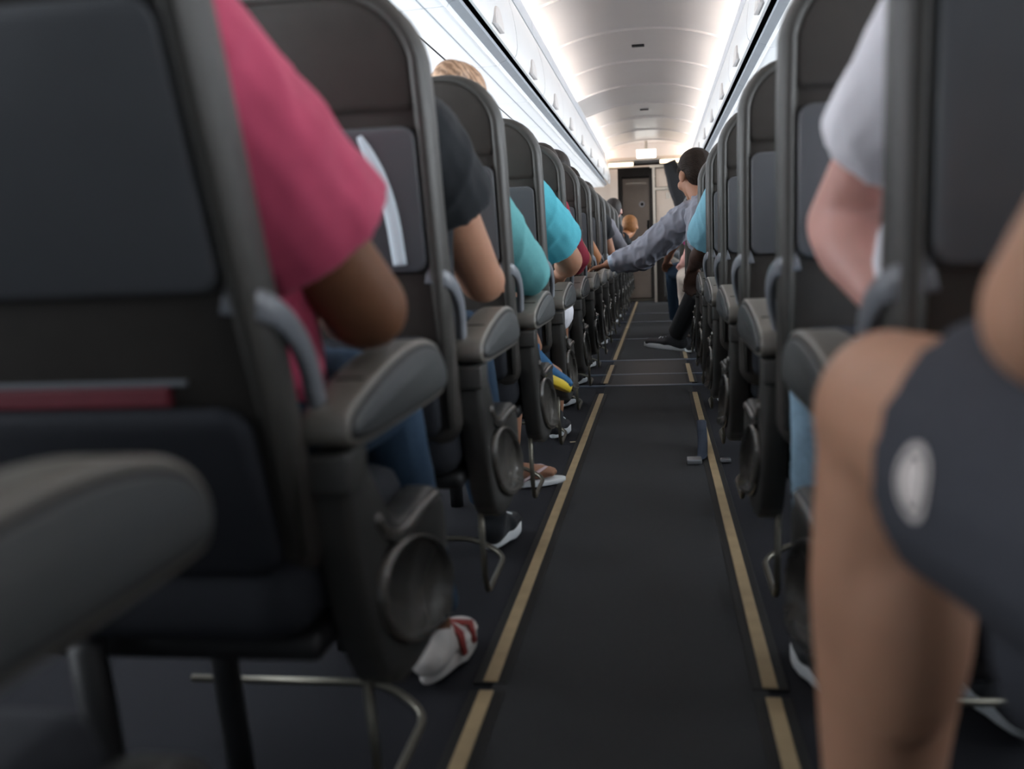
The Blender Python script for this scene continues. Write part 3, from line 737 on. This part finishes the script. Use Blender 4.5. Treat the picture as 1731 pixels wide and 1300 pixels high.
# ---- left rows
y = row_y(0)
person('person in a pink polo shirt with brown arm on the near armrest', cxL, y, -1, M['skin_dark'], M['pink'], M['jeans'], M['hairdark'],
       aisle=[(-.470, .92, .965), (-.342, 1.14, .690), (-.44, 1.34, .690)], sleeve_end=.70, armr=1.22, shirt_r=.016, shoes=(M['shoewhite'], M['shoewhite'], 1, M['shoered']), ty=-.025,
       ank=(-.405, 1.64, .105), inner_ank=(-.53, 1.70, .10), knee=(-.445, 1.50, .535), vox=.008)
y = row_y(1)
person('person in a black top with tanned bare arm, just ahead of the pink polo', cxL, y, -1, M['skin_tan'], M['blackcloth'], M['jeans'], M['hairdark'],
       aisle=[(-.425, 1.80, .955), (-.362, 2.04, .695), (-.385, 2.25, .685)], sleeve_end=.40, armr=1.12, shirt_r=.018, shoes=(M['blackcloth'], M['solewhite']),
       ank=(-.425, 2.42, .105), hd=(.05, 0, 1.10))
y = row_y(2)
person('blond person in a teal long sleeved knit', cxL, y, -1, M['skin_tan'], M['teal'], M['jeans'], M['hairblond'], sleeve='long',
       aisle=[(-.468, 2.59, .915), (-.352, 2.72, .695), (-.40, 2.93, .675)], armr=1.05, hd=(.06, .0, 1.12), hstyle='bun', legs=.55, ank=(-.485, 3.10, .10), shoes=(M['shoeblue'], M['shoeyellow']), in_shoe='inner', inner_knee=(-.505, 2.975, .725), inner_ank=(-.398, 3.10, .455), itoe=(.70, .56, -.44), bare=True, toe=(.86, .42, -.12))
y = row_y(3)
person('person in a turquoise T-shirt and pale shorts with a hairy forearm', cxL, y, -1, M['skin_tan'], M['blue'], M['whitecloth'], M['hairdark'],
       aisle=[(-.435, 3.38, .930), (-.315, 3.62, .715), (-.355, 3.70, .672)], sleeve_end=.70, armr=1.15, shirt_r=.018, legs=.93, knee=(-.405, 3.915, .515), ank=(-.42, 3.91, .105), shoes=(M['shoegrey'], M['solewhite']), hd=(0, 0, 1.10), ty=.012)
rest = [
 (4, 'person in a crimson long sleeve, hand resting on the armrest', 'skin_tan', 'maroon', 'jeans', 'hairdark', 'long', (.09, 0, 1.075), 'short', [(-.430, 4.20, .92), (-.352, 4.42, .720), (-.375, 4.63, .680)]),
 (5, 'dark haired person with a ginger brown bare arm', 'skin_orange', 'greycloth', 'jeans', 'hairdark', 'short', (.07, 0, 1.125), 'short', [(-.475, 4.98, .91), (-.372, 5.14, .71), (-.385, 5.34, .680)]),
 (6, 'brown haired person with a slim brown bare arm', 'skin_orange', 'blackcloth', 'jeans', 'hairbrown', 'short', (.06, 0, 1.11), 'short', [(-.47, 5.77, .91), (-.368, 5.98, .71), (-.39, 6.2, .680)]),
 (8, 'person whose dark hair shows over the left seat backs near the far door', 'skin_tan', 'blackcloth', 'jeans', 'hairdark', 'short', (.04, 0, 1.13), 'short', None),
 (9, 'person with a light grey sleeve leaning to the aisle', 'skin_tan', 'greycloth', 'jeans', 'hairbrown', 'long', (.06, 0, 1.08), 'short', [(-.40, 8.12, .94), (-.26, 8.36, .70), (-.36, 8.58, .672)]),
 (11, 'pale person with black hair leaning out over the seat backs', 'skin_pink', 'blackcloth', 'jeans', 'hairdark', 'long', (.15, 0, 1.12), 'short', None),
 (12, 'ginger haired child in dark clothes leaning into the aisle', 'skin_orange', 'blackcloth', 'jeans', 'hairorange', 'long', (.28, .05, .985), 'short', [(-.36, 10.52, .86), (-.25, 10.69, .70), (-.34, 10.8, .672)]),
]
for k, lb, sk, sh, tr_, hr, slv, hd, hs, arm in rest:
    person(lb, cxL, row_y(k), -1, M[sk], M[sh], M[tr_], M[hr], sleeve=slv, hd=hd, hstyle=hs, aisle=arm, vox=.011, shoes=(M['shoegrey'], M['solewhite']),
           armr=.9, sleeve_end=.42, ty=.06 if k == 12 else 0, neck=(cxL+hd[0]*.7, row_y(k)+.055, min(1.0, hd[2]-.12)))
# ---- right rows
y = row_y(0)-.015
person('person in a white T-shirt with a reddish bare arm on the armrest', cxR, y, 1, M['skin_pink'], M['whitecloth'], M['ltjeans'], M['hairbrown'],
       aisle=[(.292, 1.0, .970), (.212, 1.19, .765), (.228, 1.07, .690)], sleeve_end=.62, armr=1.08, shirt_r=.010, knee=(.258, 1.54, .53), ank=(.27, 1.62, .10), belly=.03, shoes=(M['shoegrey'], M['solewhite']), vox=.008, hand_d=(.8, .5, -.05))
y = row_y(4)-.015
person('person in a light blue T-shirt with a dark forearm, hand over the armrest end', cxR, y, 1, M['skin_black'], M['ltblue'], M['jeans'], M['hairdark'],
       aisle=[(.268, 4.19, .945), (.192, 4.42, .72), (.160, 4.66, .660)], sleeve_end=.74, armr=1.1, shirt_r=.018, hand_d=(-.15, .4, -.8), hd=(.02, 0, 1.06), ty=.03, vox=.008, shoes=(M['shoegrey'], M['solewhite']))
for k, lb, sk, sh, tr_, hr, arm, kn in [
 (7, 'person in pale beige trousers with knee at the aisle edge', 'skin_pink', 'magenta', 'beige', 'hairbrown', [(.28, 6.55, .93), (.20, 6.75, .68), (.17, 6.95, .64)], (.190, 7.05, .545)),
 (9, 'person in jeans and a magenta top, far along the right rows', 'skin_tan', 'magenta', 'jeans', 'hairdark', [(.26, 8.15, .93), (.10, 8.3, .73), (.075, 8.45, .64)], (.125, 8.6, .55))]:
    person(lb, cxR, row_y(k), 1, M[sk], M[sh], M[tr_], M[hr], aisle=arm, knee=kn, ank=(kn[0]+.02, kn[1]+.08, .10), vox=.011, hd=(0, 0, 1.05), shoes=(M['shoegrey'], M['solewhite']))

# ---- person reaching across the aisle
def reacher():
    k = 5; yr = row_y(k)-.015
    t = thing('person', 'person in a grey shirt with dark hair reaching across the aisle to an armrest', 'person', (cxR, yr, 0)); O = V((cxR, yr, 0)); o_ = lambda p: V(p)-O
    Hc = V((.196, 5.30, 1.115)); nk = V((.235, 5.24, .97)); ch = V((.31, 5.15, .83)); pel = V((cxR, yr+.155, .585))
    sA = V((.165, 5.30, .905)); eA = V((-.090, 5.36, .712)); wA = V((-.262, 5.38, .672))
    sI = V((.45, 5.10, .90)); eI = V((.48, 5.25, .69)); wI = V((.37, 5.42, .65))
    hA, hI = V((.345, yr+.15, .556)), V((.50, yr+.15, .556)); kA, kI = V((.222, 5.42, .525)), V((.47, yr+.50, .565)); aA, aI = V((.100, 5.83, .25)), V((.50, yr+.53, .10))
    b = Blob()
    b.chain([o_(pel), o_((pel+ch)/2), o_(ch), o_(ch.lerp(nk, .5))], [.110, .112, .118, .095], sq=(1.3, .85), up=(0, 1, 0)); b.cap(o_(sI), .055, o_(sA), .055)
    b.cap(o_(nk), .056, o_(Hc+V((0, -.012, -.06))), .052)
    yaw, pit = math.radians(28), math.radians(-14)
    q, R = head(b, o_(Hc), yaw, pit, 1.06)
    for s0, e0, w0 in ((sA, eA, wA), (sI, eI, wI)):
        b.chain([o_(s0), o_(s0.lerp(e0, .45)), o_(e0), o_(e0.lerp(w0, .35)), o_(w0)], [.054, .048, .041, .042, .028])
    hand(b, o_(wA), (-1, .08, -.22), (0, 0, 1), (0, 1, 0), .95, curl=.5); hand(b, o_(wI), (-.3, 1, -.1), (0, 0, 1), (-1, 0, 0), .95)
    for h0, k0, n0 in ((hA, kA, aA), (hI, kI, aI)): b.chain([o_(h0), o_(h0.lerp(k0, .5)), o_(k0), o_(k0.lerp(n0, .3)), o_(n0)], [.082, .072, .054, .052, .033])
    b.build('body', M['skin_tan'], t, voxel=.007, smooth=3)
    for e in (-1, 1):
        bm = bmesh.new(); bmesh.ops.create_uvsphere(bm, u_segments=10, v_segments=8, radius=.0115, matrix=Matrix.Translation(q(e*.03, .080, .004))); obj('eye', bm, M['eye'], t)
    hair(o_(Hc), yaw, pit, 1.07, M['hairbrown'], t)
    b = Blob()
    b.chain([o_(pel), o_((pel+ch)/2), o_(ch), o_(ch.lerp(nk, .6))], [.126, .128, .132, .102], sq=(1.3, .9), up=(0, 1, 0)); b.cap(o_(sI), .070, o_(sA), .072)
    b.chain([o_(sA), o_(sA.lerp(eA, .35)), o_(sA.lerp(eA, .7)), o_(eA)], [.082, .080, .076, .078]); b.cap(o_(eA), .076, o_(eA.lerp(wA, .80)), .054, flat_b=True)
    b.chain([o_(sI), o_(eI), o_(wI.lerp(eI, .1))], [.070, .060, .045])
    b.cap(o_(nk+V((0, -.01, -.02))), .068, o_(nk+V((0, 0, .02))), .064, flat_b=True)
    b.build('shirt', M['shirt'], t, voxel=.006, smooth=4, wr=.009, wf=19)
    b = Blob(); b.cap(o_(eA.lerp(wA, .76)), .050, o_(eA.lerp(wA, .97)), .043, flat_a=True, flat_b=True); b.build('cuff', M['cuff'], t, voxel=.005, smooth=1)
    b = Blob(); b.cap(o_(hA), .094, o_(hI), .094)
    for h0, k0, n0 in ((hA, kA, aA), (hI, kI, aI)):
        b.chain([o_(h0), o_(h0.lerp(k0, .5)), o_(k0)], [.094, .084, .070]); b.cap(o_(k0), .069, o_(k0.lerp(n0, .95)), .058, flat_b=True)
    b.build('trousers', M['blackcloth'], t, voxel=.008, smooth=2)
    shoe(o_(aA), (-.90, .40, .10), M['shoegrey'], M['solewhite'], t, s=1.05); shoe(o_(aI), (0, 1, 0), M['shoegrey'], M['solewhite'], t)
reacher()

# ---- near person on the right: bare knee, dark shorts with a printed oval
def near_knee():
    yr = row_y(-1)-.015
    t = thing('person', 'person with a bare brown knee and dark grey shorts at the near right', 'person', (cxR, yr, 0)); O = V((cxR, yr, 0)); o_ = lambda p: V(p)-O
    pel = V((.46, yr+.16, .60)); ch = V((.45, yr+.12, .86)); nk = V((.44, yr+.09, 1.03)); Hc = V((.44, yr+.11, 1.17))
    hA, hI = V((.36, yr+.15, .565)), V((.55, yr+.15, .585)); kA, kI = V((.178, .775, .615)), V((.56, .66, .575)); aA, aI = V((.180, .865, .10)), V((.54, .70, .10))
    sA, sI = V((.30, yr+.1, .98)), V((.60, yr+.1, .97)); eA = V((.295, .46, .86)); wA = V((.262, .66, .735)); eI = V((.64, yr+.1, .72)); wI = V((.52, .5, .67))
    sA2 = V((.30, yr+.15, 1.0))
    b = Blob()
    b.chain([o_(pel), o_((pel+ch)/2), o_(ch), o_(ch.lerp(nk, .5))], [.115, .118, .124, .10], sq=(1.3, .85), up=(0, 1, 0)); b.cap(o_(sI), .056, o_(sA2), .056)
    b.cap(o_(nk), .058, o_(Hc+V((0, -.01, -.06))), .052); q, R = head(b, o_(Hc))
    eA_, wA_ = V((.214, .56, .705)), V((.36, .70, .70))
    b.chain([o_(sA2), o_(sA2.lerp(eA_, .5)), o_(eA_)], [.056, .052, .046]); b.chain([o_(eA_), o_(eA_.lerp(wA_, .4)), o_(wA_)], [.046, .046, .032]); hand(b, o_(wA_), (.8, .4, -.1), (0, 0, 1), (0, -1, 0), .95)
    b.chain([o_(sI), o_(eI), o_(wI)], [.055, .044, .03]); hand(b, o_(wI), (-.3, 1, -.1), (0, 0, 1), (-1, 0, 0), .95)
    b.chain([o_(hA), o_(hA.lerp(kA, .55)), o_(kA)], [.088, .078, .064]); b.ell(o_(kA+V((-.004, .018, -.004))), (.058, .058, .068))
    b.chain([o_(kA), o_(kA.lerp(aA, .28)), o_(kA.lerp(aA, .62)), o_(aA)], [.060, .064, .050, .036]); b.ell(o_(kA.lerp(aA, .3)+V((.004, -.028, 0))), (.052, .054, .11))
    b.chain([o_(hI), o_(hI.lerp(kI, .5)), o_(kI), o_(kI.lerp(aI, .3)), o_(aI)], [.085, .076, .06, .056, .036])
    for n0 in (aA, aI): b.cap(o_(n0+V((0, 0, -.045))), .036, o_(n0+V((0, .13, -.06))), .024)
    b.build('body', M['skin_knee'], t, voxel=.007, smooth=4)
    for e in (-1, 1):
        bm = bmesh.new(); bmesh.ops.create_uvsphere(bm, u_segments=10, v_segments=8, radius=.011, matrix=Matrix.Translation(q(e*.03, .080, .004))); obj('eye', bm, M['eye'], t)
    hair(o_(Hc), 0, 0, 1.0, M['hairdark'], t)
    b = Blob(); b.chain([o_(pel), o_((pel+ch)/2), o_(ch), o_(ch.lerp(nk, .55))], [.13, .132, .136, .106], sq=(1.3, .88), up=(0, 1, 0)); b.cap(o_(sI), .072, o_(sA2), .072)
    b.cap(o_(sA2), .072, o_(sA2.lerp(eA_, .5)), .074, flat_b=True); b.cap(o_(sI), .07, o_(sI.lerp(eI, .7)), .072, flat_b=True); b.build('shirt', M['blackcloth'], t, voxel=.009, smooth=2)
    b = Blob(); b.cap(o_(hA), .105, o_(hI), .10)
    b.cap(o_(hA), .108, o_(hA.lerp(kA, .80)), .098, flat_b=True, sq=(.95, 1.0)); b.cap(o_(hA+V((.02, .1, -.05))), .10, o_(hA.lerp(kA, .72)+V((.04, .0, -.10))), .09, flat_b=True)
    b.cap(o_(hI), .10, o_(hI.lerp(kI, .84)), .096, flat_b=True)
    sh = b.build('shorts', M['shorts'], t, voxel=.006, smooth=8)
    # printed oval near the hem, laid on the aisle side of the shorts
    c0 = hA.lerp(kA, .70); ax = (kA-hA).normalized(); nrm = V((-1, -.25, .05)); nrm = (nrm-ax*nrm.dot(ax)).normalized(); upv = ax.cross(nrm).normalized()
    bm = bmesh.new()
    cen = c0+upv*0.0
    def on(a_, b_, lift=.0015):
        # point on the shorts' side, found by marching back to the cloth
        p = cen+ax*a_+upv*b_; return tuple(o_(p+nrm*lift))
    from mathutils.bvhtree import BVHTree
    me = sh.data; bv = BVHTree.FromPolygons([v.co.copy() for v in me.vertices], [tuple(p.vertices) for p in me.polygons])
    def hit(a_, b_):
        p = o_(cen+ax*a_+upv*b_)+nrm*.3; h = bv.ray_cast(p, -nrm)
        return (h[0]+nrm*.0018) if h[0] is not None else p-nrm*.2
    N = 28
    for r0, r1 in ((1.0, .80), (.66, .0)):
        ri = [[hit((.0155*r*math.cos(2*PI*k/N)), .024*r*math.sin(2*PI*k/N)) for k in range(N)] for r in ((r0, r1) if r1 else (r0, .4, .05))]
        loft(bm, [[tuple(p) for p in rr] for rr in ri], caps=False)
    o = obj('printed_oval', bm, M['logo'], sh); o['label'] = 'pale printed oval on the dark shorts'
    for n0 in (aA, aI): shoe(o_(n0), (0, 1, 0), M['shoegrey'], M['solewhite'], t)
near_knee()

# ---- flip-flop on the foot of the blond person
bl = [o for o in C.objects if o.get('label') == 'blond person in a teal long sleeved knit'][0]
A = V((-.485, 3.10, .10)); Ob = V(bl.location); fd = V((.86, .42, 0)).normalized(); fs = fd.cross(V((0, 0, 1)))
ft = lambda l_, x_, z: tuple(V((A.x, A.y, 0))+fd*l_+fs*x_+V((0, 0, z)))
bm = bmesh.new(); loft(bm, [[ft(.072+.118*math.cos(2*PI*i/28)*k, (.047 if math.cos(2*PI*i/28) > -.1 else .040)*math.sin(2*PI*i/28)*k, z) for i in range(28)] for z, k in ((.004, .97), (.007, 1), (.018, 1), (.020, .97))])
ff = obj('flip_flop', bm, M['solewhite'], bl); ff.matrix_parent_inverse = Matrix.Translation(-Ob)
bm = bmesh.new()
for e in (-1, 1): tube(bm, arc_path([ft(.142, -.012, .026), ft(.125, -.012+e*.012, .060), ft(.085, e*.046, .056), ft(.015, e*.047, .020)], .03), .009, n=8, flat=.4)
o = obj('thong_strap', bm, M['strappink'], ff); o.matrix_parent_inverse = Matrix.Identity(4)
# ---- small loose things
bm = bmesh.new()
tube(bm, arc_path([(.150, 3.80, .09), (.150, 3.68, .035), (.14, 3.50, .012), (.11, 3.44, .012)], .08), .018, n=8, flat=.25)
t = thing('seat_belt', 'dark seat belt with steel buckle trailing on the floor by a right-hand seat', 'seat belt', (.2, 3.6, 0))
o = obj('webbing', bm, M['strap'], t); o.matrix_parent_inverse = Matrix.Translation((-.2, -3.6, 0))
o = obj('buckle', boxes((.085, .135, 3.40, 3.46, .006, .024), bevel=.005), M['steel'], t, smooth=False); o.matrix_parent_inverse = Matrix.Translation((-.2, -3.6, 0))
o = obj('tongue', boxes((.20, .235, 3.44, 3.47, .004, .016), bevel=.003), M['steel'], t, smooth=False); o.matrix_parent_inverse = Matrix.Translation((-.2, -3.6, 0))
o = obj('paper_scrap', boxes((-.014, .014, -.006, .006, 0, .003), bevel=.001), M['paper'], smooth=False, loc=(-.345, 3.86, .001)); o.rotation_euler = (0, 0, .35)
tag(o, 'tiny beige paper scrap on the carpet by the left floor strip', 'scrap')

# ================================================================== LIGHT
sc = bpy.context.scene
w = bpy.data.worlds.new('world'); sc.world = w; w.use_nodes = True
w.node_tree.nodes['Background'].inputs[0].default_value = (.80, .90, 1.0, 1); w.node_tree.nodes['Background'].inputs[1].default_value = .6
def area(name, loc, rot, sx, sy, power, col):
    d = bpy.data.lights.new(name, 'AREA'); d.shape = 'RECTANGLE'; d.size = sx; d.size_y = sy; d.energy = power; d.color = col
    o = bpy.data.objects.new(name, d); C.objects.link(o); o.location = loc; o.rotation_euler = rot
    return o
def aim(o, d):       # long side of the lamp stays along the cabin
    z = -Vector(d).normalized(); y = Vector((0, 1, 0)); x = y.cross(z).normalized(); y = z.cross(x)
    o.rotation_euler = Matrix((x, y, z)).transposed().to_euler()
# cove lamps hidden behind the ledge on top of the bins, one per ceiling panel
for sg in (-1, 1):
    for i, y in enumerate(ribs[:-1]):
        if sg < 0 and 9.0 < y < 10.0: continue                       # the one tube that is out
        yc = y+.575
        if yc < 0 or yc > 14.6: continue
        o = area('cove_lamp', (XC+sg*.66, yc, 2.032), (0, 0, 0), .03, 1.08, 8.0, (1.0, .88, .79))
        aim(o, (-sg*.88, 0, .47))
# daylight from the windows of each side
for sg in (-1, 1):
    o = area('daylight', (XC+sg*1.72, 7.2, 1.02), (0, 0, 0), .34, 14.2, 144, (.90, .95, 1.0))
    o.data.spread = math.radians(130)
    aim(o, (-sg*1, 0, .40))
sc.view_settings.view_transform = 'Standard'; sc.view_settings.look = 'None'; sc.view_settings.gamma = 1.0
sc.view_settings.use_curve_mapping = False; sc.view_settings.exposure = 0.0
sc.cycles.use_denoising = True
